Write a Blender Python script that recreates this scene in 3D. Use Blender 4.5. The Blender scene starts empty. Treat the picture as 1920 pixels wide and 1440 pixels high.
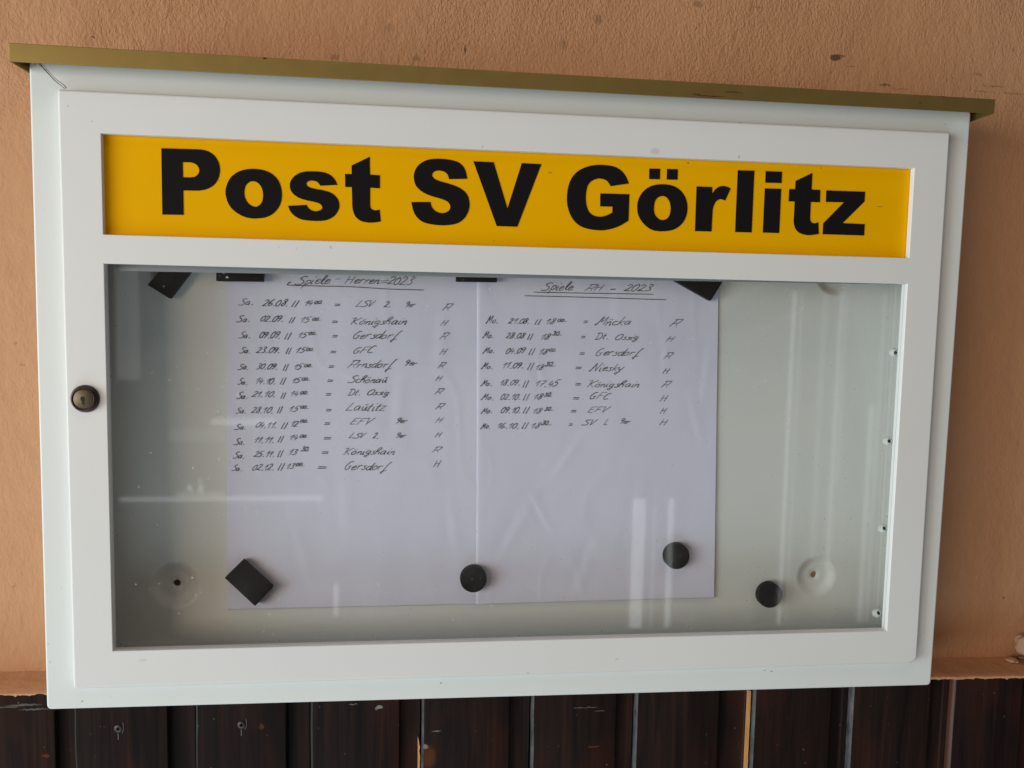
import bpy, bmesh, math, random
from mathutils import Vector, Matrix, Euler, noise
from mathutils.geometry import tessellate_polygon
random.seed(7)
S = bpy.context.scene
COL = S.collection

# ------------------------------------------------------------------ camera
F_PX = 1500.05
CAM_LOC = Vector((0.28977, -0.68777, -0.17373))
CAM_ROT = Euler((1.487865, -0.019207, -0.111013), 'XYZ')
cam = bpy.data.cameras.new('camera')
cam.sensor_width = 36.0
cam.lens = 36.0 * F_PX / 1920.0
cam.clip_start = 0.01
cam.clip_end = 100
cam_o = bpy.data.objects.new('camera', cam)
cam_o.location = CAM_LOC
cam_o.rotation_euler = CAM_ROT
COL.objects.link(cam_o)
S.camera = cam_o

# ------------------------------------------------------------------ light
S.view_settings.view_transform = 'Standard'
S.view_settings.look = 'None'
S.view_settings.exposure = 0.08
S.view_settings.gamma = 1.0
W = bpy.data.worlds.new('World')
S.world = W
W.use_nodes = True
bg = W.node_tree.nodes['Background']
bg.inputs['Color'].default_value = (1.0, 0.84, 0.70, 1)
bg.inputs['Strength'].default_value = 0.08


def area_lamp(name, loc, target, sx, sy, power, color):
    l = bpy.data.lights.new(name, 'AREA')
    l.shape = 'RECTANGLE'
    l.size, l.size_y, l.energy, l.color = sx, sy, power, color
    o = bpy.data.objects.new(name, l)
    o.location = loc
    o.rotation_euler = (Vector(target) - Vector(loc)).to_track_quat('-Z', 'Y').to_euler()
    COL.objects.link(o)
    return o


area_lamp('daylight_from_left', (-3.2, -1.60, -0.38), (0.35, 0.05, -0.25), 1.7, 2.2, 100, (0.79, 0.955, 1.0))
area_lamp('daylight_from_behind', (-1.75, -2.3, -0.15), (0.4, 0, -0.15), 1.3, 1.2, 27, (1.0, 0.79, 0.61))
area_lamp('ceiling_bounce', (0.45, -1.3, 2.0), (0.45, 0.05, 0.05), 1.8, 1.0, 8, (1.0, 0.84, 0.70))
area_lamp('pavement_bounce', (-0.2, -1.1, -2.0), (0.4, 0, -0.1), 1.8, 1.0, 14, (0.68, 0.88, 1.0))


# ------------------------------------------------------------------ helpers
CM = CAM_ROT.to_matrix()


def ray(px, py):
    return CM @ Vector(((px - 960) / F_PX, (720 - py) / F_PX, -1.0))


def at(px, py, Y):
    """point of the vertical plane y = Y seen at photo pixel (px, py)"""
    d = ray(px, py)
    return CAM_LOC + d * ((Y - CAM_LOC.y) / d.y)


def mirror(px, py, Y, Yg=0.0115):
    """point at depth Y in front of the glass whose reflection is seen at a pixel"""
    d = ray(px, py)
    P = CAM_LOC + d * ((Yg - CAM_LOC.y) / d.y)
    d = Vector((d.x, -d.y, d.z))
    return P + d * ((Y - P.y) / d.y)


def strip_lamp(a, b, width_px, radiance, color=(1, 1, 1), Y=-2.6):
    """unseen lamp strip added for a reflection in the glass from pixel a to b"""
    A, B = mirror(a[0], a[1], Y), mirror(b[0], b[1], Y)
    scale = (mirror(a[0] + 1, a[1], Y) - A).length
    if abs(a[1] - b[1]) > abs(a[0] - b[0]):
        w, h = width_px * scale, abs(A.z - B.z)
    else:
        w, h = abs(A.x - B.x), width_px * scale
    l = bpy.data.lights.new('reflection_strip', 'AREA')
    l.shape = 'RECTANGLE'
    l.size, l.size_y = w, h
    l.energy = radiance * math.pi * w * h
    l.color = color
    o = bpy.data.objects.new('reflection_strip', l)
    o.location = (A + B) / 2
    o.rotation_euler = (math.radians(90), 0, 0)
    COL.objects.link(o)


# lamp strips added behind the camera for the streaks and bars the glass mirrors
GW = (0.93, 0.97, 1.0)
for a, b, w, r in [((1196, 935), (1194, 1186), 24, 1.3), ((1259, 935), (1250, 1186), 11, 1.2),
                   ((1500, 545), (1450, 1180), 8, 1.0), ((1514, 545), (1464, 1180), 5, 0.5),
                   ((1540, 545), (1530, 1060), 10, 0.35), ((1570, 545), (1560, 1060), 8, 0.7),
                   ((1583, 545), (1575, 900), 5, 0.5), ((1645, 760), (1600, 1180), 9, 0.8),
                   ((1652, 545), (1632, 1173), 7, 0.6), ((1225, 950), (1222, 1186), 6, 0.5)]:
    strip_lamp(a, b, w, r * 1.35, GW)
strip_lamp((214, 935), (606, 936), 9, 1.5, GW)
strip_lamp((214, 937), (330, 937), 6, 1.1, GW)
strip_lamp((430, 930), (600, 930), 5, 0.6, GW)
strip_lamp((330, 927), (420, 927), 10, 0.8, GW)
strip_lamp((352, 915), (360, 915), 13, 2.0, GW)
strip_lamp((372, 916), (381, 916), 13, 2.0, GW)
strip_lamp((371, 902), (378, 902), 8, 1.4, GW)
strip_lamp((395, 791), (515, 791), 14, 1.4, GW)
strip_lamp((318, 815), (420, 815), 26, 0.35, GW)
strip_lamp((250, 503), (224, 712), 50, 0.6, GW)
strip_lamp((632, 1095), (628, 1155), 9, 1.6, GW)


def mat(name, color, rough=0.5, metal=0.0, spec=0.5):
    m = bpy.data.materials.new(name)
    m.use_nodes = True
    b = m.node_tree.nodes['Principled BSDF']
    b.inputs['Base Color'].default_value = (*color, 1)
    b.inputs['Roughness'].default_value = rough
    b.inputs['Metallic'].default_value = metal
    b.inputs['Specular IOR Level'].default_value = spec
    return m


class NT:
    def __init__(s, m):
        s.t = m.node_tree
        s.b = s.t.nodes['Principled BSDF']

    def n(s, kind, **kw):
        o = s.t.nodes.new(kind)
        for k, v in kw.items():
            if k in o.inputs.keys():
                o.inputs[k].default_value = v
            else:
                setattr(o, k, v)
        return o

    def l(s, a, b):
        s.t.links.new(a, b)

    def coords(s, scale=(1, 1, 1)):
        tc = s.n('ShaderNodeTexCoord')
        mp = s.n('ShaderNodeMapping')
        mp.inputs['Scale'].default_value = scale
        s.l(tc.outputs['Object'], mp.inputs['Vector'])
        return mp.outputs['Vector']

    def noise(s, scale, detail=4, rough=0.5, vec=None, dist=0.0):
        o = s.n('ShaderNodeTexNoise', Scale=scale, Detail=detail, Roughness=rough, Distortion=dist)
        if vec is not None:
            s.l(vec, o.inputs['Vector'])
        return o.outputs['Fac']

    def ramp(s, fac, stops):
        r = s.n('ShaderNodeValToRGB')
        e = r.color_ramp.elements
        while len(e) < len(stops):
            e.new(0.5)
        for i, (p, c) in enumerate(stops):
            e[i].position = p
            e[i].color = (*c, 1) if len(c) == 3 else c
        s.l(fac, r.inputs['Fac'])
        return r.outputs['Color']

    def mix(s, fac, a, b, mode='MIX'):
        o = s.n('ShaderNodeMix', data_type='RGBA', blend_type=mode)
        for v, i in ((fac, 0), (a, 6), (b, 7)):
            if hasattr(v, 'links'):
                s.l(v, o.inputs[i])
            elif i == 0:
                o.inputs[0].default_value = v
            else:
                o.inputs[i].default_value = (*v, 1)
        return o.outputs[2]

    def math(s, op, a, b=0.0, clamp=False):
        o = s.n('ShaderNodeMath', operation=op, use_clamp=clamp)
        for v, i in ((a, 0), (b, 1)):
            if hasattr(v, 'links'):
                s.l(v, o.inputs[i])
            else:
                o.inputs[i].default_value = v
        return o.outputs[0]

    def bump(s, h, strength, dist, prev=None):
        o = s.n('ShaderNodeBump', Strength=strength, Distance=dist)
        s.l(h, o.inputs['Height'])
        if prev is not None:
            s.l(prev, o.inputs['Normal'])
        return o.outputs['Normal']

    def color(s, c):
        s.l(c, s.b.inputs['Base Color'])

    def normal(s, c):
        s.l(c, s.b.inputs['Normal'])

    def rough(s, c):
        s.l(c, s.b.inputs['Roughness'])

    def blobs(s, vec, items, wobble=0.0015, wscale=300):
        """mask of elliptical stains: items = (x, z, rx, rz, soft, strength)"""
        sep = s.n('ShaderNodeSeparateXYZ')
        s.l(vec, sep.inputs[0])
        nz = s.noise(wscale, 3, 0.6, vec)
        w = s.math('MULTIPLY', s.math('SUBTRACT', nz, 0.5), wobble * 4)
        x = s.math('ADD', sep.outputs[0], w)
        nz2 = s.noise(wscale * 0.7, 3, 0.6, vec)
        z = s.math('ADD', sep.outputs[2], s.math('MULTIPLY', s.math('SUBTRACT', nz2, 0.5), wobble * 4))
        tot = None
        for cx, cz, rx, rz, soft, st in items:
            dx = s.math('DIVIDE', s.math('SUBTRACT', x, cx), rx)
            dz = s.math('DIVIDE', s.math('SUBTRACT', z, cz), rz)
            d = s.math('SQRT', s.math('ADD', s.math('MULTIPLY', dx, dx), s.math('MULTIPLY', dz, dz)))
            v = s.math('MULTIPLY', s.math('DIVIDE', s.math('SUBTRACT', 1.0 + soft, d), soft, True), st)
            tot = v if tot is None else s.math('MAXIMUM', tot, v)
        return tot


# ------------------------------------------------------------------ materials
def paint_material(name, color, marks=()):
    m = mat(name, color, 0.42, 0, 0.4)
    t = NT(m)
    v = t.coords()
    c = t.mix(t.math('MULTIPLY', t.noise(9, 4, 0.6, v), 0.30), color, tuple(x * 0.90 for x in color))
    sp = t.ramp(t.noise(420, 2, 0.5, v), [(0.0, (0, 0, 0)), (0.755, (0, 0, 0)), (0.80, (1, 1, 1))])
    c = t.mix(t.math('MULTIPLY', sp, 0.35), c, (0.25, 0.22, 0.18))
    if marks:
        c = t.mix(t.math('MULTIPLY', t.blobs(v, marks, 0.0006, 500), 0.75), c, (0.26, 0.22, 0.16))
    t.color(c)
    t.rough(t.math('ADD', t.math('MULTIPLY', t.noise(30, 4, 0.6, v), 0.2), 0.33))
    t.normal(t.bump(t.noise(700, 2, 0.5, v), 0.05, 0.0005, t.bump(t.noise(14, 2, 0.5, v), 0.12, 0.002)))
    return m


def px_marks(Y, items):
    out = []
    for px, py, rx, ry, soft, st in items:
        p = at(px, py, Y)
        k = (at(px + 1, py, Y) - p).length
        out.append((p.x, p.z, rx * k, ry * k, soft, st))
    return out


M_DOOR = paint_material('door_paint', (0.80, 0.785, 0.775), px_marks(0, [
    (1229, 283, 6, 4, 0.8, 0.30), (523, 463, 1.2, 1.2, 0.6, 0.35), (556, 466, .7, 2, 0.6, 0.4), (620, 464, 2, 1.8, 0.9, 0.4),
    (268, 1238, 5, 2, 0.8, 0.25), (1233, 220, 2, 1.5, 0.5, 0.9), (1387, 230, 2, 1.5, 0.5, 0.4), (1386, 294, 1.5, 2, .5, .5),
    (905, 276, 1, 2, .5, .5), (173, 228, 1.3, 1.3, .5, .5), (128, 199, 1.3, 1.3, .5, .6), (990, 1262, 2, 2, 0.7, 0.3),
    (1157, 1236, 3, 1, 0.7, 0.35)]))
M_RIM = paint_material('rim_paint', (0.785, 0.80, 0.785), px_marks(0.008, [
    (154, 1315, 1.6, 1.6, .5, .8), (827, 1280, 1.4, 1.4, .5, .7), (90, 1208, 1.2, 1.2, .5, .6), (94, 1241, 1.2, 1.2, .5, .6),
    (1434, 1257, 2, 1, .5, .7), (1447, 1259, 2, 1.2, .5, .8), (66, 121, 1.5, 1, .5, .6), (1772, 233, 1, 1, .5, .4)]))
M_PANEL = mat('panel_paint', (0.80, 0.795, 0.775), 0.38, 0, 0.4)
t = NT(M_PANEL)
v = t.coords()
t.color(t.mix(t.noise(6, 3, 0.6, v), (0.77, 0.765, 0.755), (0.81, 0.805, 0.795)))
t.normal(t.bump(t.noise(500, 2, 0.5, v), 0.06, 0.0005))

M_PAPER = mat('paper', (0.76, 0.735, 0.84), 0.85, 0, 0.2)
t = NT(M_PAPER)
v = t.coords()
t.color(t.mix(t.noise(40, 4, 0.6, v), (0.77, 0.735, 0.90), (0.82, 0.785, 0.95)))
t.normal(t.bump(t.noise(900, 3, 0.6, v), 0.15, 0.0004))

M_INK = mat('ink', (0.022, 0.022, 0.026), 0.6, 0, 0.3)
M_LETTER = mat('letter_black', (0.011, 0.0095, 0.010), 0.55, 0, 0.05)
t = NT(M_LETTER)
v = t.coords()
scr = t.ramp(t.noise(260, 3, 0.6, v, 1.0), [(0.0, (0, 0, 0)), (0.74, (0, 0, 0)), (0.78, (1, 1, 1))])
t.color(t.mix(t.math('MULTIPLY', scr, 0.5), (0.011, 0.0095, 0.010), (0.10, 0.08, 0.06)))

M_YELLOW = mat('sign_yellow', (0.80, 0.40, 0.0), 0.45, 0, 0.05)
t = NT(M_YELLOW)
v = t.coords()
c = t.mix(t.noise(14, 3, 0.6, v), (0.86, 0.42, 0.0), (0.92, 0.46, 0.0))
mk = t.blobs(v, px_marks(0.004, [(1652, 387, 5, 0.7, .5, .6), (1292, 305, 1.2, 1.2, .5, .8), (927, 451, 1, 1, .5, .6),
                                 (1542, 314, 1.2, 1, .5, .5), (1032, 323, 3, 1.5, .9, .35), (410, 338, 1, 1, .5, .5)]), 0.0004, 600)
t.color(t.mix(mk, c, (0.14, 0.07, 0.01)))
t.normal(t.bump(t.noise(8, 2, 0.5, v), 0.15, 0.003))

M_GOLD = mat('gold_hood', (0.36, 0.26, 0.085), 0.5, 0.8, 0.3)
t = NT(M_GOLD)
v = t.coords((1, 1, 1))
c = t.mix(t.noise(25, 4, 0.6, v), (0.345, 0.243, 0.078), (0.28, 0.195, 0.063))
mk = t.blobs(v, px_marks(-0.012, [(497, 109, 3, 1.2, .5, 1), (1307, 177, 6, .6, .5, .8), (1330, 180, 22, .7, .5, .8), (1375, 173, 14, .7, .5, .7),
                                  (1742, 178, 6, 1, .5, 1), (1765, 180, 8, 1, .5, 1), (1685, 174, 6, 1, .5, .8), (1290, 151, 8, .7, .5, .7),
                                  (724, 117, 9, .8, .5, .6), (1725, 193, 1, 1, .5, .5)]), 0.0006, 500)
t.color(t.mix(mk, c, (0.02, 0.014, 0.006)))
t.normal(t.bump(t.noise(900, 2, 0.5, v), 0.10, 0.0004))
t.rough(t.math('ADD', t.math('MULTIPLY', t.noise(60, 4, 0.6, v), 0.2), 0.42))

M_MAGNET = mat('magnet_black', (0.010, 0.010, 0.012), 0.55, 0, 0.14)
t = NT(M_MAGNET)
v = t.coords()
t.color(t.mix(t.noise(300, 3, 0.6, v), (0.008, 0.008, 0.010), (0.016, 0.015, 0.016)))
t.normal(t.bump(t.noise(800, 2, 0.5, v), 0.2, 0.0003))
M_SCREWCAP = mat('white_plastic', (0.78, 0.80, 0.80), 0.35)
M_DARK = mat('dark_hole', (0.01, 0.009, 0.008), 0.8)
M_SEALSTRIP = mat('grey_strip', (0.34, 0.34, 0.37), 0.45)
M_JAMB = mat('jamb_paint', (0.70, 0.72, 0.71), 0.4)

M_BRONZE = mat('lock_bronze', (0.055, 0.040, 0.033), 0.36, 0.75)
t = NT(M_BRONZE)
v = t.coords()
t.color(t.mix(t.noise(200, 3, 0.6, v), (0.075, 0.052, 0.042), (0.035, 0.026, 0.022)))
M_BRASS = mat('lock_brass', (0.21, 0.165, 0.10), 0.45, 0.6)
t = NT(M_BRASS)
v = t.coords()
t.color(t.mix(t.noise(260, 4, 0.7, v), (0.16, 0.125, 0.08), (0.09, 0.07, 0.046)))
t.normal(t.bump(t.noise(700, 3, 0.6, v), 0.3, 0.0003))

M_GLASS = bpy.data.materials.new('window_glass')
M_GLASS.use_nodes = True
nt = M_GLASS.node_tree
nt.nodes.remove(nt.nodes['Principled BSDF'])
tr = nt.nodes.new('ShaderNodeBsdfTransparent')
tr.inputs['Color'].default_value = (0.965, 0.98, 0.972, 1)
gl = nt.nodes.new('ShaderNodeBsdfGlossy')
gl.inputs['Roughness'].default_value = 0.035
fr = nt.nodes.new('ShaderNodeFresnel')
fr.inputs['IOR'].default_value = 1.5
geo = nt.nodes.new('ShaderNodeNewGeometry')          # the same reflectance on both faces of the pane
sel = nt.nodes.new('ShaderNodeMix')
sel.inputs[2].default_value = 1.5
sel.inputs[3].default_value = 1 / 1.5
nt.links.new(geo.outputs['Backfacing'], sel.inputs[0])
nt.links.new(sel.outputs[0], fr.inputs['IOR'])
mx = nt.nodes.new('ShaderNodeMixShader')
nt.links.new(fr.outputs[0], mx.inputs[0])
nt.links.new(tr.outputs[0], mx.inputs[1])
nt.links.new(gl.outputs[0], mx.inputs[2])
# dust specks and faint smears on the pane
tc = nt.nodes.new('ShaderNodeTexCoord')
nz = nt.nodes.new('ShaderNodeTexNoise')
nz.inputs['Scale'].default_value = 260
nz.inputs['Detail'].default_value = 1
nt.links.new(tc.outputs['Object'], nz.inputs['Vector'])
r1 = nt.nodes.new('ShaderNodeMapRange')
for k_, v_ in ((1, 0.775), (2, 0.81), (3, 0.0), (4, 0.45)):
    r1.inputs[k_].default_value = v_
nt.links.new(nz.outputs['Fac'], r1.inputs[0])
nz2 = nt.nodes.new('ShaderNodeTexNoise')
nz2.inputs['Scale'].default_value = 14
nz2.inputs['Detail'].default_value = 5
nt.links.new(tc.outputs['Object'], nz2.inputs['Vector'])
r2 = nt.nodes.new('ShaderNodeMapRange')
for k_, v_ in ((1, 0.50), (2, 0.75), (3, 0.0), (4, 0.018)):
    r2.inputs[k_].default_value = v_
nt.links.new(nz2.outputs['Fac'], r2.inputs[0])
ad = nt.nodes.new('ShaderNodeMath')
ad.operation = 'MAXIMUM'
nt.links.new(r1.outputs[0], ad.inputs[0])
nt.links.new(r2.outputs[0], ad.inputs[1])
df = nt.nodes.new('ShaderNodeBsdfDiffuse')
df.inputs['Color'].default_value = (0.75, 0.74, 0.72, 1)
mx2 = nt.nodes.new('ShaderNodeMixShader')
nt.links.new(ad.outputs[0], mx2.inputs[0])
nt.links.new(mx.outputs[0], mx2.inputs[1])
nt.links.new(df.outputs[0], mx2.inputs[2])
nt.links.new(mx2.outputs[0], nt.nodes['Material Output'].inputs['Surface'])

# plaster: roller-stippled salmon masonry paint
M_PLASTER = mat('salmon_plaster', (0.50, 0.27, 0.145), 0.9, 0, 0.15)
t = NT(M_PLASTER)
v = t.coords()
big = t.noise(3.2, 4, 0.55, v)
c = t.mix(t.ramp(big, [(0.3, (0, 0, 0)), (0.7, (1, 1, 1))]), (0.55, 0.288, 0.155), (0.61, 0.332, 0.187))
c = t.mix(t.math('MULTIPLY', t.noise(38, 5, 0.65, v), 0.45), c, (0.47, 0.23, 0.11))
WALLY = 0.09
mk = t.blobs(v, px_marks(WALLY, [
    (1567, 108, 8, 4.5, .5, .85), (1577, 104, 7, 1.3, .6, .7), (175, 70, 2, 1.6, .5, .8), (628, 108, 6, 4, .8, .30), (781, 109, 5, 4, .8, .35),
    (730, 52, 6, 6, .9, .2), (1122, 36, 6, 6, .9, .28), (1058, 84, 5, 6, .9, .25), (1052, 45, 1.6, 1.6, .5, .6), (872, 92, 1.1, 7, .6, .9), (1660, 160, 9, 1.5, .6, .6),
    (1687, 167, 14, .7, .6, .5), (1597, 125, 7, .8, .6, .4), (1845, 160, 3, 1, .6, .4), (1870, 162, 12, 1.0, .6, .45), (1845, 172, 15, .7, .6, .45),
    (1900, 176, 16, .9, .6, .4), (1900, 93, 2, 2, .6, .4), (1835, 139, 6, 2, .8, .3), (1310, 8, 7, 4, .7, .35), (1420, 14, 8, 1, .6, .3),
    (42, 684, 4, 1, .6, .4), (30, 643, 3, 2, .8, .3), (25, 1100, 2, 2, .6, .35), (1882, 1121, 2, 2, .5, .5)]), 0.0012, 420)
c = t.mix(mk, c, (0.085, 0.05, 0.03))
t.color(c)
vs = t.coords((1.0, 1.0, 0.62))
fine = t.noise(420, 3, 0.6, vs, 0.4)
mid = t.noise(120, 3, 0.5, vs, 0.3)
fine = t.math('MULTIPLY', fine, t.ramp(t.noise(5.5, 3, 0.5, v), [(0.34, (0.25, 0.25, 0.25)), (0.62, (1, 1, 1))]))
sep_ = t.n('ShaderNodeSeparateXYZ')      # the roller stipple is rough above the case and rubbed smooth beside it
t.l(v, sep_.inputs[0])
st_ = t.ramp(t.math('ADD', t.math('MULTIPLY', sep_.outputs[2], 4.0), 0.5), [(0.30, (0.30, 0.30, 0.30)), (0.62, (1, 1, 1))])
fine = t.math('MULTIPLY', fine, st_)
nb = t.bump(fine, 0.9, 0.0019)
nb = t.bump(mid, 0.35, 0.003, nb)
nb = t.bump(t.noise(9, 3, 0.5, v), 0.5, 0.010, nb)
t.normal(nb)

M_RAWPLASTER = mat('pale_plaster', (0.55, 0.40, 0.30), 0.95, 0, 0.1)
t = NT(M_RAWPLASTER)
v = t.coords()
t.color(t.mix(t.noise(120, 4, 0.6, v), (0.46, 0.28, 0.18), (0.55, 0.37, 0.26)))
t.normal(t.bump(t.noise(220, 4, 0.6, v), 0.6, 0.002))

M_WOOD = mat('stained_wood', (0.022, 0.014, 0.012), 0.5, 0, 0.06)
t = NT(M_WOOD)
v = t.coords((1, 1, 0.045))
vo = t.coords()
g = t.noise(95, 5, 0.6, v, 0.8)
c = t.ramp(g, [(0.30, (0.010, 0.0075, 0.0075)), (0.55, (0.022, 0.013, 0.011)), (0.75, (0.046, 0.020, 0.014))])
red = t.ramp(t.noise(16, 3, 0.6, t.coords((1, 1, 0.4))), [(0.50, (0, 0, 0)), (0.72, (1, 1, 1))])
c = t.mix(t.math('MULTIPLY', red, 0.55), c, (0.062, 0.019, 0.011))
sp = t.ramp(t.noise(230, 2, 0.5, t.coords((1, 1, 0.6))), [(0.0, (0, 0, 0)), (0.745, (0, 0, 0)), (0.78, (1, 1, 1))])
c = t.mix(t.math('MULTIPLY', sp, 0.5), c, (0.22, 0.20, 0.19))
mk = t.blobs(vo, px_marks(0.05, [(86, 1417, 5, 3, .6, .9), (492, 1362, 2, 3, .7, .8), (490, 1363, 3, 4, .8, .5), (1113, 1400, 8, 1.4, .7, .7),
                                 (805, 1420, 8, 14, .9, .5)]), 0.0012, 420)
c = t.mix(mk, c, (0.14, 0.045, 0.018))
mk = t.blobs(vo, px_marks(0.05, [(712, 1326, 4, 3, .6, .8), (706, 1329, 2, 2, .6, .7), (10, 1326, 20, .8, .6, .30), (66, 1330, 22, 1.0, .6, .35),
                                 (45, 1322, 22, 1.4, .7, .3), (1098, 1327, 18, .6, .5, .35), (1125, 1333, 8, .6, .5, .3), (818, 1371, 6, 1, .7, .4),
                                 (797, 1400, 4, 3, .8, .5), (662, 1321, 6, .8, .6, .4)]), 0.0008, 500)
c = t.mix(mk, c, (0.36, 0.34, 0.32))
t.color(c)
t.rough(t.math('ADD', t.math('MULTIPLY', g, 0.35), 0.34))
t.normal(t.bump(g, 0.35, 0.0012, t.bump(t.noise(500, 3, 0.6, v), 0.25, 0.0006)))
M_WOODEDGE = mat('lit_wood_edge', (0.10, 0.10, 0.105), 0.5)  # side light on the boards' left edges, painted in as paler grey
t = NT(M_WOODEDGE)
v = t.coords((1, 1, 0.3))
t.color(t.mix(t.ramp(t.noise(160, 4, 0.7, v), [(0.35, (0, 0, 0)), (0.65, (1, 1, 1))]), (0.022, 0.020, 0.020), (0.085, 0.084, 0.086)))
t.normal(t.bump(t.noise(300, 4, 0.7, v), 0.5, 0.001))
M_DULLEDGE = mat('faint_lit_wood_edge', (0.034, 0.031, 0.030), 0.45)  # same painted side light, weaker, for the leftmost boards
M_REDEDGE = mat('reddish_wood_edge', (0.075, 0.026, 0.017), 0.5)
M_SCRATCH = mat('scratched_wood', (0.075, 0.07, 0.07), 0.6)
M_RAWWOOD = mat('raw_wood', (0.50, 0.22, 0.065), 0.7)
t = NT(M_RAWWOOD)
v = t.coords((1, 1, 0.12))
t.color(t.mix(t.noise(420, 4, 0.7, v), (0.30, 0.11, 0.03), (0.66, 0.32, 0.11)))
t.normal(t.bump(t.noise(420, 4, 0.7, v), 0.6, 0.001))
M_STEEL = mat('rusty_steel', (0.075, 0.062, 0.055), 0.5, 0.7)


# ------------------------------------------------------------------ object helpers
def obj(name, bm, m, parent=None, sharp=40, recalc=True):
    if recalc:
        bmesh.ops.recalc_face_normals(bm, faces=bm.faces)
    me = bpy.data.meshes.new(name)
    bm.to_mesh(me)
    bm.free()
    for p in me.polygons:
        p.use_smooth = True
    me.set_sharp_from_angle(angle=math.radians(sharp))
    for x in (m if isinstance(m, (list, tuple)) else [m]):
        me.materials.append(x)
    o = bpy.data.objects.new(name, me)
    COL.objects.link(o)
    if parent is not None:
        o.parent = parent
    return o


def smooth_by_area(o):
    m = o.modifiers.new('weighted_normals', 'WEIGHTED_NORMAL')
    m.keep_sharp = True
    m.weight = 100
    return o


def thing(name, label, cat, group=None, loc=(0, 0, 0)):
    o = bpy.data.objects.new(name, None)
    o.empty_display_size = 0.02
    o.location = loc
    COL.objects.link(o)
    tag(o, label, cat, group)
    return o


def tag(o, label, cat, group=None):
    o['label'] = label
    o['category'] = cat
    if group:
        o['group'] = group


def add_box(bm, x0, x1, y0, y1, z0, z1):
    vs = [bm.verts.new((x, y, z)) for x in (x0, x1) for y in (y0, y1) for z in (z0, z1)]
    for f in ((0, 1, 3, 2), (4, 6, 7, 5), (0, 4, 5, 1), (2, 3, 7, 6), (0, 2, 6, 4), (1, 5, 7, 3)):
        bm.faces.new([vs[i] for i in f])
    return vs


def bevel_all(bm, w, seg=2):
    bmesh.ops.bevel(bm, geom=list(bm.edges), offset=w, segments=seg, affect='EDGES', profile=0.5)


def rounded_rect(x0, x1, z0, z1, radii, seg=5):
    """x0<x1, z0<z1; radii for (x0,z0),(x1,z0),(x1,z1),(x0,z1); counter-clockwise"""
    out = []
    cs = [(x0, z0, 180), (x1, z0, 270), (x1, z1, 0), (x0, z1, 90)]
    for (x, z, a0), r in zip(cs, radii):
        r = max(r, 1e-5)
        cx = x + r if x == x0 else x - r
        cz = z + r if z == z0 else z - r
        for k in range(seg + 1):
            a = math.radians(a0 + 90 * k / seg)
            out.append((cx + r * math.cos(a), cz + r * math.sin(a)))
    return out


def ring(bm, pts, y):
    return [bm.verts.new((x, y, z)) for x, z in pts]


def bridge(bm, a, b):
    n = len(a)
    for i in range(n):
        bm.faces.new((a[i], a[(i + 1) % n], b[(i + 1) % n], b[i]))


def fill(bm, loops):
    """flat face with holes; loops = lists of bmesh verts, first the outline"""
    flat = [v for l in loops for v in l]
    for tri in tessellate_polygon([[Vector((v.co.x, v.co.z, 0)) for v in l] for l in loops]):
        try:
            bm.faces.new([flat[i] for i in tri])
        except ValueError:
            pass


def lathe(bm, profile, c, seg=40, axis='Y', hole=False):
    """profile = (radius, y) pairs turned about an axis along y through c"""
    rings = []
    for r, y in profile:
        rings.append([bm.verts.new((c[0] + r * math.cos(2 * math.pi * k / seg), c[1] + y, c[2] + r * math.sin(2 * math.pi * k / seg)))
                      for k in range(seg)])
    for a, b in zip(rings, rings[1:]):
        bridge(bm, a, b)
    return rings


def ribbon(bm, pts, w, y_of, ends=True):
    """flat pen stroke of width w through (x, z) points, lying on y_of(x, z)"""
    n = len(pts)
    L, R = [], []
    for i, (x, z) in enumerate(pts):
        a = pts[max(i - 1, 0)]
        b = pts[min(i + 1, n - 1)]
        dx, dz = b[0] - a[0], b[1] - a[1]
        d = math.hypot(dx, dz) or 1e-9
        nx, nz = -dz / d, dx / d
        k = w / 2 * (0.72 if i in (0, n - 1) else 1.0)
        for s, lst in ((1, L), (-1, R)):
            X, Z = x + s * nx * k, z + s * nz * k
            lst.append(bm.verts.new((X, y_of(X, Z), Z)))
    for i in range(n - 1):
        bm.faces.new((L[i], L[i + 1], R[i + 1], R[i]))


def catmull(pts, sub=4, closed=False):
    n = len(pts)
    if n < 3:
        return list(pts)
    out = []
    rng = range(n if closed else n - 1)
    for i in rng:
        if closed:
            p0, p1, p2, p3 = (pts[(i + k) % n] for k in (-1, 0, 1, 2))
        else:
            p1, p2 = pts[i], pts[i + 1]
            p0 = pts[i - 1] if i > 0 else (2 * p1[0] - p2[0], 2 * p1[1] - p2[1])
            p3 = pts[i + 2] if i + 2 < n else (2 * p2[0] - p1[0], 2 * p2[1] - p1[1])
        for k in range(sub):
            u = k / sub
            out.append(tuple(0.5 * (2 * p1[j] + (p2[j] - p0[j]) * u + (2 * p0[j] - 5 * p1[j] + 4 * p2[j] - p3[j]) * u * u
                                    + (3 * p1[j] - p0[j] - 3 * p2[j] + p3[j]) * u ** 3) for j in (0, 1)))
    if not closed:
        out.append(tuple(pts[-1]))
    return out


# ------------------------------------------------------------------ wall, ledge, panelling
LEDGE_L, LEDGE_R = -0.5172, -0.5312      # the top of the panelling drops slightly to the right


def ledge_z(x):
    a, b = at(40, 1297, 0.05), at(1860, 1265, 0.05)
    return a.z + (b.z - a.z) * (x - a.x) / (b.x - a.x)


wall = thing('plaster_wall', 'salmon painted plaster wall with rough roller texture behind the display case', 'wall', loc=(0.38, WALLY, 0))
wall_inv = Matrix.Translation(wall.location).inverted()


def child_obj(name, bm, m, parent, **k):
    o = obj(name, bm, m, None, **k)
    o.parent = parent
    o.matrix_parent_inverse = Matrix.Translation(parent.location).inverted()
    return o


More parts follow.
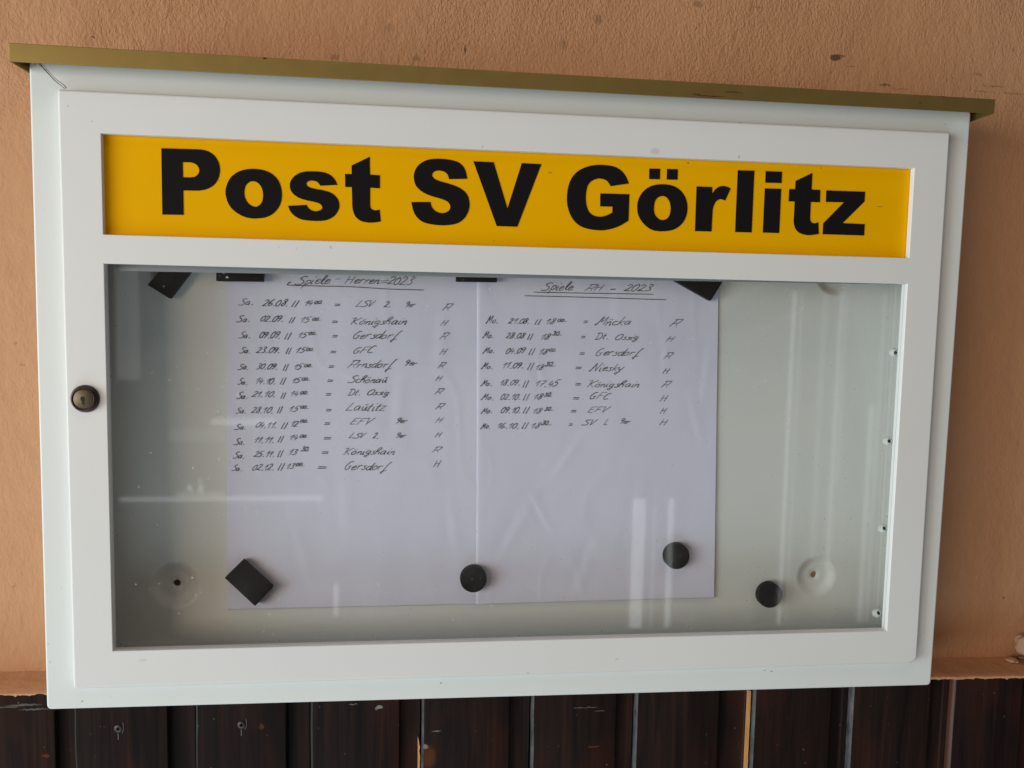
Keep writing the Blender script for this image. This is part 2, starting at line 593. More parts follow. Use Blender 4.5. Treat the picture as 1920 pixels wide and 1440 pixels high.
bm = bmesh.new()
nx, nz = 240, 150
gx = [-0.9 + 2.6 * i / nx for i in range(nx + 1)]
grid = []
for j in range(nz + 1):
    row = []
    for x in gx:
        z = ledge_z(x) - 0.004 + (1.0 - ledge_z(x)) * j / nz
        d = 0.0012 * noise.noise(Vector((x * 9, z * 7, 1.3))) + 0.0005 * noise.noise(Vector((x * 40, z * 30, 4.1)))
        row.append(bm.verts.new((x, WALLY + d, z)))
    grid.append(row)
for j in range(nz):
    for i in range(nx):
        bm.faces.new((grid[j][i], grid[j][i + 1], grid[j + 1][i + 1], grid[j + 1][i]))
child_obj('wall_face', bm, M_PLASTER, wall, recalc=False)
# upper return of the wall, so the wall has thickness
bm = bmesh.new()
add_box(bm, -0.9, 1.7, WALLY + 0.004, WALLY + 0.25, -1.4, 1.0)
child_obj('wall_core', bm, M_PLASTER, wall)

# painted ledge on top of the panelling, its front paint edge ragged
bm = bmesh.new()
N = 900
rows = []
for i in range(N + 1):
    x = -0.5 + 1.8 * i / N
    zt = ledge_z(x) + 0.0006 * noise.noise(Vector((x * 60, 0, 2)))
    s = noise.noise(Vector((x * 420, 3, 0)))
    s2 = noise.noise(Vector((x * 90, 7, 0)))
    drip = 0.0016 + 0.0013 * s2 + 0.0022 * max(0, s) + (0.0010 if x > 0.70 else 0)
    edge = 0.0008 * noise.noise(Vector((x * 130, 5, 0)))
    px_ = []
    for y, z in ((WALLY + 0.004, zt + 0.002), (WALLY - 0.003, zt + 0.0004), (0.072, zt + 0.0005 * noise.noise(Vector((x * 50, 1, 0)))),
                 (0.056, zt), (0.0505 + edge, zt - 0.0006), (0.0488 + edge * 0.4, zt - 0.0013), (0.0490 + edge * 0.2, zt - 0.001 - max(drip, 0.0006))):
        px_.append(bm.verts.new((x, y, z)))
    rows.append(px_)
for a, b in zip(rows, rows[1:]):
    for k in range(len(a) - 1):
        bm.faces.new((a[k], a[k + 1], b[k + 1], b[k]))
child_obj('ledge', bm, M_PLASTER, wall, sharp=60, recalc=False)

# chipped lump and flakes of plaster on the right of the ledge
bm = bmesh.new()
bmesh.ops.create_icosphere(bm, subdivisions=4, radius=1)
c = at(1925, 1208, 0.075)
for v_ in bm.verts:
    p = v_.co.copy()
    q = Vector((max(-0.8, min(0.8, p.x)), p.y, max(-0.85, min(0.8, p.z))))
    k = 1 + 0.22 * noise.noise(p * 1.6) + 0.08 * noise.noise(p * 5)
    v_.co = Vector((c.x + q.x * 0.0095 * k, c.y + q.y * 0.012 * k, c.z + q.z * 0.0120 * k - 0.001))
lump = obj('plaster_lump', bm, M_RAWPLASTER, sharp=50)
tag(lump, 'pale chipped lump of plaster at the far right end of the ledge', 'plaster lump')

FL = [((1869, 1230), 0.0028, 0.9, 'small rounded plaster flake lying alone on the ledge right of the case'),
      ((1898, 1238), 0.0062, 1.0, 'broad curled plaster flake on the ledge in front of the pale lump'),
      ((1915, 1233), 0.0040, 0.8, 'thick plaster crumb leaning against the pale lump on the ledge')]
for i, ((fx, fy), r, asp, lab) in enumerate(FL):
    bm = bmesh.new()
    bmesh.ops.create_icosphere(bm, subdivisions=3, radius=1)
    c = at(fx, fy, 0.068)
    c.z = ledge_z(c.x) + r * 0.30
    # slide along the ledge so that it rests there
    d = ray(fx, fy)
    c = CAM_LOC + d * ((c.z - CAM_LOC.z) / d.z)
    for v_ in bm.verts:
        p = v_.co.copy()
        k = 1 + 0.30 * noise.noise(p * 1.5 + Vector((i * 7, 0, 0)))
        v_.co = c + Vector((p.x * r * k, p.y * r * asp * k, p.z * r * 0.34 * k + 0.10 * r * p.x * p.y))
    o = obj('plaster_flake', bm, M_RAWPLASTER if i else M_PLASTER, sharp=50)
    tag(o, lab, 'plaster flake', 'plaster flakes on the ledge')

# --- wood panelling: boards with a wide recessed tongue on their right side
panel = thing('wood_panelling', 'dark stained tongue and groove wood panelling below the display case', 'panelling', loc=(0.38, 0.06, -0.53))
YF = 0.050
BOARDS = [(-75, 104), (138, 315), (365, 537), (581, 749), (789, 955), (995, 1154), (1189, 1346), (1409, 1555), (1592, 1740), (1780, 1910), (1945, 2080)]
BY = 1400
for i, (a, b) in enumerate(BOARDS):
    x0, x1 = at(a, BY, YF).x, at(b, BY, YF).x
    x2 = at(BOARDS[i + 1][0], BY, YF).x if i + 1 < len(BOARDS) else x1 + 0.018
    x2 -= 0.0012
    yg = YF + 0.0075
    # outline of the board in plan, swept upwards (last points: hidden back)
    prof = [(x0 + 0.0004, yg + 0.004, 1), (x0 + 0.0003, YF + 0.004, 1), (x0 + 0.0008, YF + 0.0018, 1), (x0 + 0.0026, YF + 0.0001, 0), (x0 + 0.0034, YF, 0),
            (x1 - 0.0020, YF, 0), (x1 - 0.0006, YF + 0.0005, 0), (x1, YF + 0.0018, 0), (x1 + 0.0004, yg - 0.001, 0), (x1 + 0.0014, yg, 0),
            (x2 - 0.0055, yg, 0), (x2 - 0.0045, yg - 0.0012, 0), (x2, yg - 0.0012, 0), (x2, yg + 0.012, 0), (x0 + 0.0004, yg + 0.012, 0)]
    bm = bmesh.new()
    lev = [-1.25, -0.75, -0.66, -0.62, -0.60, -0.59, -0.58, -0.57, -0.56, -0.55, -0.542]
    rr = []
    for z in lev + ['top']:
        row = []
        for (x, y, e) in prof:
            zz = ledge_z(x) - 0.0022 if z == 'top' else z
            jx = 0.0006 * noise.noise(Vector((x * 3, zz * 22, i * 3.1))) if x < x0 + 0.003 else 0
            jy = 0.0004 * noise.noise(Vector((x * 20, zz * 9, i)))
            row.append(bm.verts.new((x + jx, y + jy, zz)))
        rr.append(row)
    n = len(prof)
    for ra, rb in zip(rr, rr[1:]):
        for k in range(n):
            f = bm.faces.new((ra[k], ra[(k + 1) % n], rb[(k + 1) % n], rb[k]))
            f.material_index = 1 if prof[k][2] and prof[(k + 1) % n][2] or (prof[k][2] and k == 2) else 0
    bm.faces.new(rr[0])
    bm.faces.new(rr[-1])
    pl = child_obj('plank', bm, [M_WOOD, M_REDEDGE if i == 9 else M_DULLEDGE if i in (0, 1, 2, 3) else M_WOODEDGE], panel, sharp=35)
    if i in (4, 7):      # the chipped boards show raw orange wood along their left edge
        bm = bmesh.new()
        xe = x0
        top, bot = (-0.5415, -0.64) if i == 7 else (-0.578, -0.68)
        if i == 4:
            top = at(785, 1385, YF).z
        K = 30
        w = 0.0036 if i == 7 else 0.0028
        prev = None
        for k in range(K + 1):
            z = bot + (top - bot) * k / K
            ww = w * (0.85 + 0.5 * noise.noise(Vector((z * 160, i, 0)))) * (1.0 if k < K - 2 else (K - k + 0.4) / 3.4)
            if i == 7:
                ww = w * (0.9 + 0.2 * noise.noise(Vector((z * 90, i, 0))))
            off = -0.0050 if i == 7 else -0.0032
            r_ = [bm.verts.new((xe + off, yg + 0.001, z)), bm.verts.new((xe + off + ww * 0.25, YF + 0.0035, z)),
                  bm.verts.new((xe + off + ww, YF + 0.0028, z)), bm.verts.new((xe + off + ww * 1.25, yg + 0.001, z))]
            if prev:
                for q in range(3):
                    bm.faces.new((prev[q], prev[q + 1], r_[q + 1], r_[q]))
            else:
                bm.faces.new(r_)
            prev = r_
        bm.faces.new(prev)
        sp = obj('splintered_edge', bm, M_RAWWOOD, pl, sharp=50)
        sp.matrix_parent_inverse = Matrix.Translation(panel.location).inverted() @ Matrix.Identity(4)
        sp.matrix_parent_inverse = (pl.matrix_parent_inverse).copy() if False else Matrix.Identity(4)
        sp['label'] = 'raw orange splintered edge of the board'
    if i in (1, 2):      # countersunk screw
        sx, sy = ((222, 1366), (453, 1359))[i - 1]
        c = at(sx, sy, YF)
        bm = bmesh.new()
        lathe(bm, [(0.0001, 0.0012), (0.0012, 0.0010), (0.0014, -0.0012), (0.0030, -0.0011), (0.0036, -0.0006), (0.0038, 0.0006)],
              (c.x, YF, c.z), 20)
        sc = obj('screw', bm, M_STEEL, pl)
        bm = bmesh.new()
        pts = [(c.x - 0.0004, c.z - 0.0042), (c.x - 0.0001, c.z - 0.0075), (c.x - 0.0003, c.z - 0.0105)]
        ribbon(bm, catmull(pts, 3), 0.0011, lambda X, Z: YF - 0.0004)
        pts = [(c.x + 0.0042, c.z + 0.006), (c.x + 0.0044, c.z - 0.001), (c.x + 0.003, c.z - 0.0045)]
        ribbon(bm, catmull(pts, 3), 0.0007, lambda X, Z: YF - 0.0004)
        obj('scratch', bm, M_SCRATCH, pl)

# ------------------------------------------------------------------ display case
case = thing('display_case', 'white metal notice display case with gold hood and yellow sign mounted on the wall', 'display case', loc=(0.38, 0.09, -0.5))
CI = Matrix.Translation(case.location).inverted()


def part(name, bm, m, parent=None, **k):
    o = obj(name, bm, m, None, **k)
    o.parent = parent or case
    if parent is None:
        o.matrix_parent_inverse = CI
    return o


YR, YB, YBACK = 0.008, 0.085, 0.058      # rim front, back of the case, inner panel

# body: rim and sides
ox0, ox1 = -0.0245, 0.7845
oz_tl, oz_tr, oz_br, oz_bl = 0.0235, 0.0225, -0.5202, -0.5148


def warp(p):
    """tiny real-world skew of the outer body"""
    x, z = p
    u = (x - ox0) / (ox1 - ox0)
    v = (z - oz_bl) / (oz_tl - oz_bl)
    zb = oz_bl + (oz_br - oz_bl) * u
    zt = oz_tl + (oz_tr - oz_tl) * u
    return (x - 0.0012 * (1 - v) * (1 - u) - 0.0035 * (1 - v) * u * 0.9 + 0.0002, zb + (zt - zb) * v)


def body_loop(inset):
    return [warp(p) for p in rounded_rect(ox0 + inset, ox1 - inset, oz_bl + inset, oz_tl - inset,
                                          [max(0.004 - inset, 0.0005)] * 4, 5)]


bm = bmesh.new()
RR = 0.0022
loops = []
for k in range(5):
    a = math.radians(90 * k / 4)
    loops.append(ring(bm, body_loop(RR * (1 - math.sin(a))), YR + RR * (1 - math.cos(a))))
side = ring(bm, body_loop(0), YB)
for a, b in zip(loops, loops[1:]):
    bridge(bm, a, b)
bridge(bm, loops[-1], side)
inner = ring(bm, rounded_rect(0.0085, 0.7515, -0.485, -0.0085, [0.001] * 4, 5), YR)
fill(bm, [loops[0], inner])
for r_, y_ in (((0.0085, 0.7515, -0.485, -0.0085), YR + 0.0012), ((-0.018, 0.778, -0.509, 0.014), YR + 0.0013), ((-0.018, 0.778, -0.509, 0.014), YBACK + 0.001)):
    inner2 = ring(bm, rounded_rect(*r_, [0.001] * 4, 5), y_)
    bridge(bm, inner, inner2)
    inner = inner2
smooth_by_area(part('case_body', bm, M_RIM, sharp=50))

# open mitre seam in the upper left corner of the rim
seam_px = [(72, 118), (80, 126), (90, 137), (101, 149), (108, 155), (115, 160), (121, 166)]
pts = [(at(x, y, YR).x, at(x, y, YR).z) for x, y in seam_px]
bm = bmesh.new()
ribbon(bm, catmull(pts, 4), 0.0007, lambda X, Z: YR - 0.0003)
part('seam_gap', bm, M_DARK)
bm = bmesh.new()
cp = catmull([(x + 0.0006, z + 0.0005) for x, z in pts], 4)
prev = None
for k, (x, z) in enumerate(cp):
    r = 0.0004 + 0.0005 * k / len(cp) + 0.0002 * noise.noise(Vector((k * 0.8, 0, 0)))
    row = [bm.verts.new((x + r * math.cos(q) * 0.7, YR + 0.0001 - r * math.sin(q) * 0.8, z + r * math.cos(q) * 0.7)) for q in
           [math.pi * j / 6 for j in range(7)]]
    if prev:
        for j in range(6):
            bm.faces.new((prev[j], prev[j + 1], row[j + 1], row[j]))
    prev = row
part('seam_bead', bm, M_RIM, sharp=60)

# back panel with three dished mounting points
bm = bmesh.new()
DISH = [((331, 1094), 0.024), ((1527, 1078), 0.022), ((1561, 519), 0.0195)]
outer = ring(bm, [(-0.02, -0.51), (0.78, -0.51), (0.78, 0.015), (-0.02, 0.015)], YBACK)
holes = []
dish_c = []
for (dx, dy), r in DISH:
    c = at(dx, dy, YBACK + 0.004)
    dish_c.append(c)
    seg = 48
    prof = [(r, 0), (r * 0.93, 0.0002), (r * 0.84, 0.0010), (r * 0.72, 0.0028), (r * 0.60, 0.0043), (r * 0.50, 0.0049), (r * 0.40, 0.0051),
            (0.0036, 0.0051), (0.0033, 0.0054), (0.0033, 0.0075)]
    rings = lathe(bm, prof, (c.x, YBACK, c.z), seg)
    holes.append(rings[0])
fill(bm, [outer] + holes)
part('back_panel', bm, M_PANEL, sharp=50)
bm = bmesh.new()
for j, c in enumerate(dish_c):
    bm2 = bm
bm.free()
for j, c in enumerate(dish_c):
    bm = bmesh.new()
    bm.faces.new([bm.verts.new((c.x + 0.0045 * math.cos(a * math.pi / 8), YBACK + 0.0085 + (0.010 if j == 0 else 0), c.z + 0.0045 * math.sin(a * math.pi / 8))) for a in range(16)])
    part('mounting_hole', bm, M_DARK if j == 0 else M_RAWPLASTER)

# door: one folded sheet with two openings
WX0, WX1 = 0.03255, 0.72736
SZ1, SZ0 = -0.03308, -0.11303
WZ1, WZ0 = -0.13654, -0.46120
DX0, DX1, DZ0, DZ1 = 0.0, 0.76, -0.49357, 0.0
bm = bmesh.new()


def door_loop(inset):
    rad = [0.0028, 0.0075, 0.0028, 0.0022]
    return rounded_rect(DX0 + inset, DX1 - inset, DZ0 + inset, DZ1 - inset, [max(r - inset, 0.0003) for r in rad], 6)


ED = 0.0021
lo = []
for k in range(6):
    a = math.radians(90 * k / 5)
    lo.append(ring(bm, door_loop(ED * (1 - math.sin(a))), ED * (1 - math.cos(a))))
lo.append(ring(bm, door_loop(0), YR + 0.0006))
for a, b in zip(lo, lo[1:]):
    bridge(bm, a, b)
hl = []
for (z0, z1, depth) in ((SZ0, SZ1, 0.0054), (WZ0, WZ1, 0.0042)):
    er = 0.0007
    hh = []
    for k in range(4):
        a = math.radians(90 * k / 3)
        g = er * (1 - math.sin(a))
        hh.append(ring(bm, rounded_rect(WX0 - g, WX1 + g, z0 - g, z1 + g, [0.0006] * 4, 3), er * (1 - math.cos(a))))
    hh.append(ring(bm, rounded_rect(WX0, WX1, z0, z1, [0.0006] * 4, 3), depth))
    hh.append(ring(bm, rounded_rect(WX0 - 0.007, WX1 + 0.007, z0 - 0.007, z1 + 0.007, [0.0006] * 4, 3), depth + 0.0001))
    for a, b in zip(hh, hh[1:]):
        bridge(bm, a, b)
    hl.append(hh[0])
fill(bm, [lo[0]] + hl)
door = smooth_by_area(part('door', bm, M_DOOR, sharp=50))

# glazing frame behind the window opening
bm = bmesh.new()
g1, g2 = 0.0008, 0.006
a = ring(bm, rounded_rect(WX0 - g1, WX1 + g1, WZ0 - g1, WZ1 + g1, [0.0006] * 4, 3), 0.0050)
b = ring(bm, rounded_rect(WX0 - g1, WX1 + g1, WZ0 - g1, WZ1 + g1, [0.0006] * 4, 3), 0.0098)
c2 = ring(bm, rounded_rect(WX0 - g2, WX1 + g2, WZ0 - g2, WZ1 + g2, [0.0006] * 4, 3), 0.0050)
d2 = ring(bm, rounded_rect(WX0 - g2, WX1 + g2, WZ0 - g2, WZ1 + g2, [0.0006] * 4, 3), 0.0098)
bridge(bm, a, b)
bridge(bm, a, c2)
bridge(bm, b, d2)
bridge(bm, c2, d2)
part('glazing_frame', bm, M_JAMB)

bm = bmesh.new()
add_box(bm, WX0 - 0.006, WX1 + 0.006, 0.0100, 0.0130, WZ0 - 0.006, WZ1 + 0.006)
part('glass_pane', bm, M_GLASS)

# added dark strip for gap shade between the door sheet and the glazing frame
bm = bmesh.new()
for k, (g, y) in enumerate(((0.0003, 0.0043), (0.0003, 0.0049))):
    r_ = ring(bm, rounded_rect(WX0 - g, WX1 + g, WZ0 - g, WZ1 + g, [0.0006] * 4, 3), y)
    if k:
        bridge(bm, last, r_)
    last = r_
part('gap_shade', bm, M_DARK)

# grey sealing strip along the top of the glass, inside
bm = bmesh.new()
pa, pb, pc, pd = at(224, 492, 0.0140), at(1678, 524, 0.0140), at(1678, 533.5, 0.0140), at(224, 508, 0.0140)
v8 = [bm.verts.new((p.x, y, p.z)) for y in (0.0134, 0.0150) for p in (pa, pb, pc, pd)]
for f in ((0, 1, 2, 3), (4, 5, 6, 7), (0, 1, 5, 4), (1, 2, 6, 5), (2, 3, 7, 6), (3, 0, 4, 7)):
    bm.faces.new([v8[i] for i in f])
part('sealing_strip', bm, M_SEALSTRIP)
# latch plate behind the left edge
bm = bmesh.new()
p0, p1 = at(196, 668, 0.0145), at(207, 815, 0.0145)
add_box(bm, p0.x - 0.006, p1.x, 0.0136, 0.0155, p1.z, p0.z)
bevel_all(bm, 0.0006, 1)
part('latch_plate', bm, M_SEALSTRIP)

# white clip studs along the right edge, hollow ends
for k, (cx, cy) in enumerate([(1677, 661), (1665, 827), (1656, 991), (1645, 1150)]):
    c = at(cx, cy, 0.020)
    dirv = (CAM_LOC - c).normalized()
    dirv = (dirv + Vector((0.50, 0, 0.06 * (k - 1)))).normalized()
    bm = bmesh.new()
    lathe(bm, [(0.0001, 0.0005), (0.0013, 0.0003), (0.0014, -0.0018), (0.0017, -0.0022), (0.0030, -0.0015), (0.0035, 0.0002), (0.0034, 0.0020), (0.0026, 0.0034), (0.0012, 0.0040)],
          (0, 0, 0), 20)
    for f in bm.faces:
        f.material_index = 1 if f.calc_center_median().xz.length < 0.0014 else 0
    q = Vector((0, -1, 0)).rotation_difference(dirv).to_matrix().to_4x4()
    bmesh.ops.transform(bm, matrix=Matrix.Translation(c) @ q @ Matrix.Scale(1.2, 4), verts=bm.verts)
    part('glazing_clip', bm, [M_SCREWCAP, M_DARK])

# gold hood: folded sheet, open below
bm = bmesh.new()
HY0, HY1 = -0.012, 0.088
hx0, hx1 = at(17, 98, HY0).x, at(1865.5, 200, HY0).x
zt0, zb0 = at(17, 80, HY0).z, at(17, 115.5, HY0).z
zt1, zb1 = at(1866, 186, HY0).z, at(1864, 213, HY0).z


def hood_z(x, top):
    u = (x - hx0) / (hx1 - hx0)
    return (zt0 + (zt1 - zt0) * u) if top else (zb0 + (zb1 - zb0) * u)


def hood_shell(d):
    """corner verts of the shell, pushed in by d"""
    return dict(
        fl=(hx0 + d, HY0 + d), fr=(hx1 - d, HY0 + d), bl=(hx0 + d, HY1), br=(hx1 - d, HY1))


TH = 0.0011
o_, i_ = hood_shell(0), hood_shell(TH)
V = {}
for nm, shell, dz in (('o', o_, 0), ('i', i_, TH)):
    for k, (x, y) in shell.items():
        slope = 0.010 * (y - HY0) / (HY1 - HY0)
        V[nm + k + 't'] = bm.verts.new((x, y, hood_z(x, True) - dz + slope))
        V[nm + k + 'b'] = bm.verts.new((x, y, hood_z(x, False)))
for s in 'oi':
    for a, b in (('bl', 'fl'), ('fl', 'fr'), ('fr', 'br')):
        bm.faces.new((V[s + a + 't'], V[s + b + 't'], V[s + b + 'b'], V[s + a + 'b']))
    bm.faces.new([V[s + k + 't'] for k in ('bl', 'fl', 'fr', 'br')])
for a, b in (('bl', 'fl'), ('fl', 'fr'), ('fr', 'br')):
    bm.faces.new((V['o' + a + 'b'], V['o' + b + 'b'], V['i' + b + 'b'], V['i' + a + 'b']))
bmesh.ops.recalc_face_normals(bm, faces=bm.faces)
ed = [e for e in bm.edges if len(e.link_faces) == 2 and e.calc_face_angle(0) > 1.0]
bmesh.ops.bevel(bm, geom=ed, offset=0.00045, segments=2, affect='EDGES', profile=0.5)
smooth_by_area(part('hood', bm, M_GOLD, sharp=50))

# lock
LC = at(160, 747.5, 0.0)
lock = None
bm = bmesh.new()
lathe(bm, [(0.0113, 0.0004), (0.0114, -0.0006), (0.0110, -0.0016), (0.0096, -0.0044), (0.0092, -0.0049), (0.0086, -0.0051), (0.0083, -0.0049), (0.0081, -0.0040)],
      (LC.x, 0, LC.z), 48)
lock = part('lock', bm, M_BRONZE, sharp=60)
bm = bmesh.new()
lathe(bm, [(0.0001, -0.0046), (0.0074, -0.0046), (0.0079, -0.0043), (0.0080, -0.0036)], (LC.x, 0, LC.z), 48)
obj('lock_core', bm, M_BRASS, lock)
K = 0.00058
kh = [(-2.2, 3.5), (-3.3, 1.5), (-3.0, -1.2), (-1.2, -2.6), (-1.4, -7), (0.9, -7), (1.6, -3), (2.0, -1), (2.1, 1.5), (1.6, 3.3), (-0.3, 3.9)]
bm = bmesh.new()
cc = (LC.x, LC.z)
bm.faces.new([bm.verts.new((cc[0] + x * K * 1.05, -0.0048, cc[1] + z * K * 1.05)) for x, z in kh])
obj('keyhole', bm, M_DARK, lock)
bm = bmesh.new()
bm.faces.new([bm.verts.new((cc[0] + x * K, -0.00478, cc[1] + z * K)) for x, z in [(-1.0, -7.4), (1.6, -6.6), (2.0, -7.0), (2.0, -10), (-0.8, -10.4)]])
obj('key_stop', bm, M_STEEL, lock)

# ------------------------------------------------------------------ sign
YS = 0.0060
bm = bmesh.new()
add_box(bm, WX0 - 0.006, WX1 + 0.006, YS, YS + 0.003, SZ0 - 0.006, SZ1 + 0.006)
sign = part('sign_panel', bm, M_YELLOW)
CROP = {'A': (290, 260, 8.0), 'B': (530, 270, 9.6), 'C': (760, 280, 1920 / 260), 'D': (1050, 290, 8.0), 'E': (1290, 300, 9.6), 'F': (1460, 310, 1851 / 180)}
# (x, y) = corner, (x, y, 1) = point on a smooth curve
LET = [
    ('A', [[(98, 143), (640, 158), (760, 175, 1), (880, 240, 1), (955, 350, 1), (977, 470, 1), (955, 590, 1), (890, 690, 1), (780, 755, 1), (660, 780), (427, 776),
            (433, 1143), (114, 1138)],
           [(418, 352), (540, 355), (615, 383, 1), (655, 430, 1), (668, 475, 1), (650, 530, 1), (600, 570, 1), (530, 580), (424, 578)]]),
    ('A', [[(1061, 820, 1), (1085, 680, 1), (1160, 560, 1), (1290, 480, 1), (1450, 452, 1), (1620, 468, 1), (1760, 530, 1), (1860, 640, 1), (1905, 800, 1), (1890, 960, 1),
            (1815, 1085, 1), (1695, 1168, 1), (1530, 1197, 1), (1370, 1180, 1), (1220, 1105, 1), (1110, 985, 1)],
           [(1343, 810, 1), (1362, 710, 1), (1410, 655, 1), (1475, 638, 1), (1550, 665, 1), (1605, 740, 1), (1625, 850, 1), (1610, 940, 1), (1565, 1000, 1), (1500, 1020, 1),
            (1420, 985, 1), (1362, 905, 1)]]),
    ('B', [[(985, 735), (930, 630, 1), (850, 555, 1), (720, 505, 1), (530, 490, 1), (350, 505, 1), (220, 570, 1), (145, 660, 1), (127, 760, 1), (160, 860, 1), (250, 945, 1),
            (380, 1000, 1), (600, 1050, 1), (680, 1085, 1), (712, 1140, 1), (690, 1180, 1), (600, 1210, 1), (510, 1190, 1), (460, 1150, 1), (428, 1095), (95, 1113),
            (140, 1215, 1), (230, 1305, 1), (370, 1365, 1), (600, 1385, 1), (780, 1370, 1), (920, 1300, 1), (1000, 1190, 1), (1018, 1090, 1), (985, 985, 1), (890, 890, 1),
            (760, 840, 1), (560, 800, 1), (460, 768, 1), (425, 715, 1), (450, 675, 1), (520, 658, 1), (600, 672, 1), (650, 710, 1), (675, 750)]]),
    ('B', [[(1565, 230), (1570, 550), (1748, 562), (1748, 796), (1572, 787), (1572, 1090), (1585, 1155, 1), (1640, 1192, 1), (1700, 1190, 1), (1742, 1180), (1765, 1395),
            (1650, 1412, 1), (1520, 1412, 1), (1390, 1375, 1), (1300, 1290, 1), (1255, 1150, 1), (1250, 1000), (1243, 775), (1125, 772), (1120, 538), (1240, 540),
            (1240, 385)]]),
    ('C', [[(857, 408), (830, 290, 1), (770, 205, 1), (670, 155, 1), (480, 130, 1), (310, 145, 1), (190, 210, 1), (130, 300, 1), (117, 390, 1), (140, 490, 1), (210, 570, 1),
            (330, 635, 1), (510, 690, 1), (590, 730, 1), (622, 790, 1), (600, 850, 1), (520, 882, 1), (430, 862, 1), (370, 805, 1), (345, 728), (82, 730), (110, 850, 1),
            (170, 950, 1), (280, 1020, 1), (500, 1052, 1), (700, 1030, 1), (820, 950, 1), (880, 830, 1), (885, 720, 1), (850, 620, 1), (770, 545, 1), (650, 490, 1),
            (480, 440, 1), (400, 405, 1), (370, 355, 1), (395, 310, 1), (460, 293, 1), (540, 310, 1), (585, 350, 1), (605, 412)]]),
    ('C', [[(942, 165), (1222, 178), (1413, 820), (1612, 190), (1883, 204), (1550, 1072), (1265, 1062)]]),
    ('D', [[(1032, 432), (985, 320, 1), (900, 225, 1), (780, 170, 1), (570, 152, 1), (390, 185, 1), (240, 270, 1), (145, 410, 1), (105, 600, 1), (112, 760, 1), (160, 910, 1),
            (250, 1030, 1), (390, 1105, 1), (600, 1135, 1), (760, 1115, 1), (900, 1065, 1), (1027, 990), (1040, 593), (605, 580), (602, 775), (788, 780), (784, 868),
            (700, 910, 1), (600, 930, 1), (490, 905, 1), (420, 830, 1), (390, 710, 1), (390, 580, 1), (420, 455, 1), (490, 385, 1), (590, 357, 1), (690, 382, 1),
            (735, 430, 1), (760, 472)]]),
    ('D', [[(1158, 800, 1), (1180, 660, 1), (1260, 540, 1), (1380, 465, 1), (1530, 443, 1), (1690, 465, 1), (1810, 540, 1), (1885, 650, 1), (1912, 790, 1), (1890, 930, 1),
            (1820, 1045, 1), (1700, 1125, 1), (1540, 1150, 1), (1390, 1130, 1), (1270, 1050, 1), (1185, 930, 1)],
           [(1408, 800, 1), (1425, 700, 1), (1470, 640, 1), (1540, 620, 1), (1605, 645, 1), (1645, 710, 1), (1660, 800, 1), (1645, 900, 1), (1600, 960, 1), (1530, 980, 1),
            (1465, 950, 1), (1420, 890, 1)],
           'dot', [(1340, 207), (1503, 211), (1498, 369), (1337, 365)], 'dot', [(1605, 214), (1768, 218), (1763, 376), (1600, 372)]]),
    ('E', [[(155, 475), (435, 485), (437, 605), (490, 530, 1), (560, 480, 1), (630, 467, 1), (700, 480, 1), (768, 512), (670, 728), (620, 710, 1), (570, 706, 1), (500, 750, 1),
            (455, 850, 1), (440, 970, 1), (424, 1287), (125, 1279)]]),
    ('E', [[(897, 184), (1195, 192), (1146, 1304), (848, 1296)]]),
    ('E', [[(1384, 510), (1678, 518), (1642, 1314), (1347, 1306)], 'dot', [(1400, 200), (1693, 210), (1686, 414), (1392, 408)]]),
    ('F', [[(650, 145), (636, 465), (803, 475), (795, 712), (620, 705), (607, 1020), (625, 1090, 1), (680, 1117, 1), (765, 1097), (775, 1322), (650, 1342, 1), (530, 1342, 1),
            (400, 1300, 1), (320, 1210, 1), (292, 1090, 1), (297, 980), (310, 697), (192, 692), (205, 455), (320, 460), (328, 300)]]),
    ('F', [[(920, 482), (1667, 508), (1657, 695), (1233, 1113), (1660, 1133), (1648, 1352), (848, 1328), (860, 1117), (1260, 712), (912, 705)]]),
]
YL = YS - 0.0004


def contour(crop, pts):
    ox, oy, s = CROP[crop]
    n = len(pts)
    out = []
    P = [(ox + p[0] / s, oy + p[1] / s) for p in pts]
    sm = [len(p) > 2 for p in pts]
    for i in range(n):
        a, b = P[i], P[(i + 1) % n]
        if not sm[i] and not sm[(i + 1) % n]:
            out.append(a)
            continue
        p0 = P[i - 1] if sm[i] else (2 * a[0] - b[0], 2 * a[1] - b[1])
        p3 = P[(i + 2) % n] if sm[(i + 1) % n] else (2 * b[0] - a[0], 2 * b[1] - a[1])
        if not sm[i] and not (len(pts[i - 1]) > 2):        # straight run flows into the curve
            d1 = math.dist(a, b)
            q = P[i - 1]
            dq = math.dist(q, a) or 1
            tdir = ((a[0] - q[0]) / dq, (a[1] - q[1]) / dq)
            cosang = (tdir[0] * (b[0] - a[0]) + tdir[1] * (b[1] - a[1])) / (d1 or 1)
            if cosang > 0.93:
                p0 = (a[0] - tdir[0] * d1, a[1] - tdir[1] * d1)
        for k in range(5):
            u = k / 5
            out.append(tuple(0.5 * (2 * a[j] + (b[j] - p0[j]) * u + (2 * p0[j] - 5 * a[j] + 4 * b[j] - p3[j]) * u * u
                                    + (3 * a[j] - p0[j] - 3 * b[j] + p3[j]) * u ** 3) for j in (0, 1)))
    return [(at(x, y, YL).x, at(x, y, YL).z) for x, y in out]


def letter_shape(bm, loops):
    fr = [ring(bm, l, YL) for l in loops]
    bk = [ring(bm, l, YS + 0.0002) for l in loops]
    fill(bm, fr)
    for a, b in zip(fr, bk):
        bridge(bm, a, b)


for crop, items in LET:
    bm = bmesh.new()
    groups, cur = [], []
    for it in items:
        if it == 'dot':
            groups.append(cur)
            cur = []
        else:
            cur.append(contour(crop, it))
    groups.append(cur)
    for g in groups:
        letter_shape(bm, g)
    obj('letter', bm, M_LETTER, sign, sharp=20)

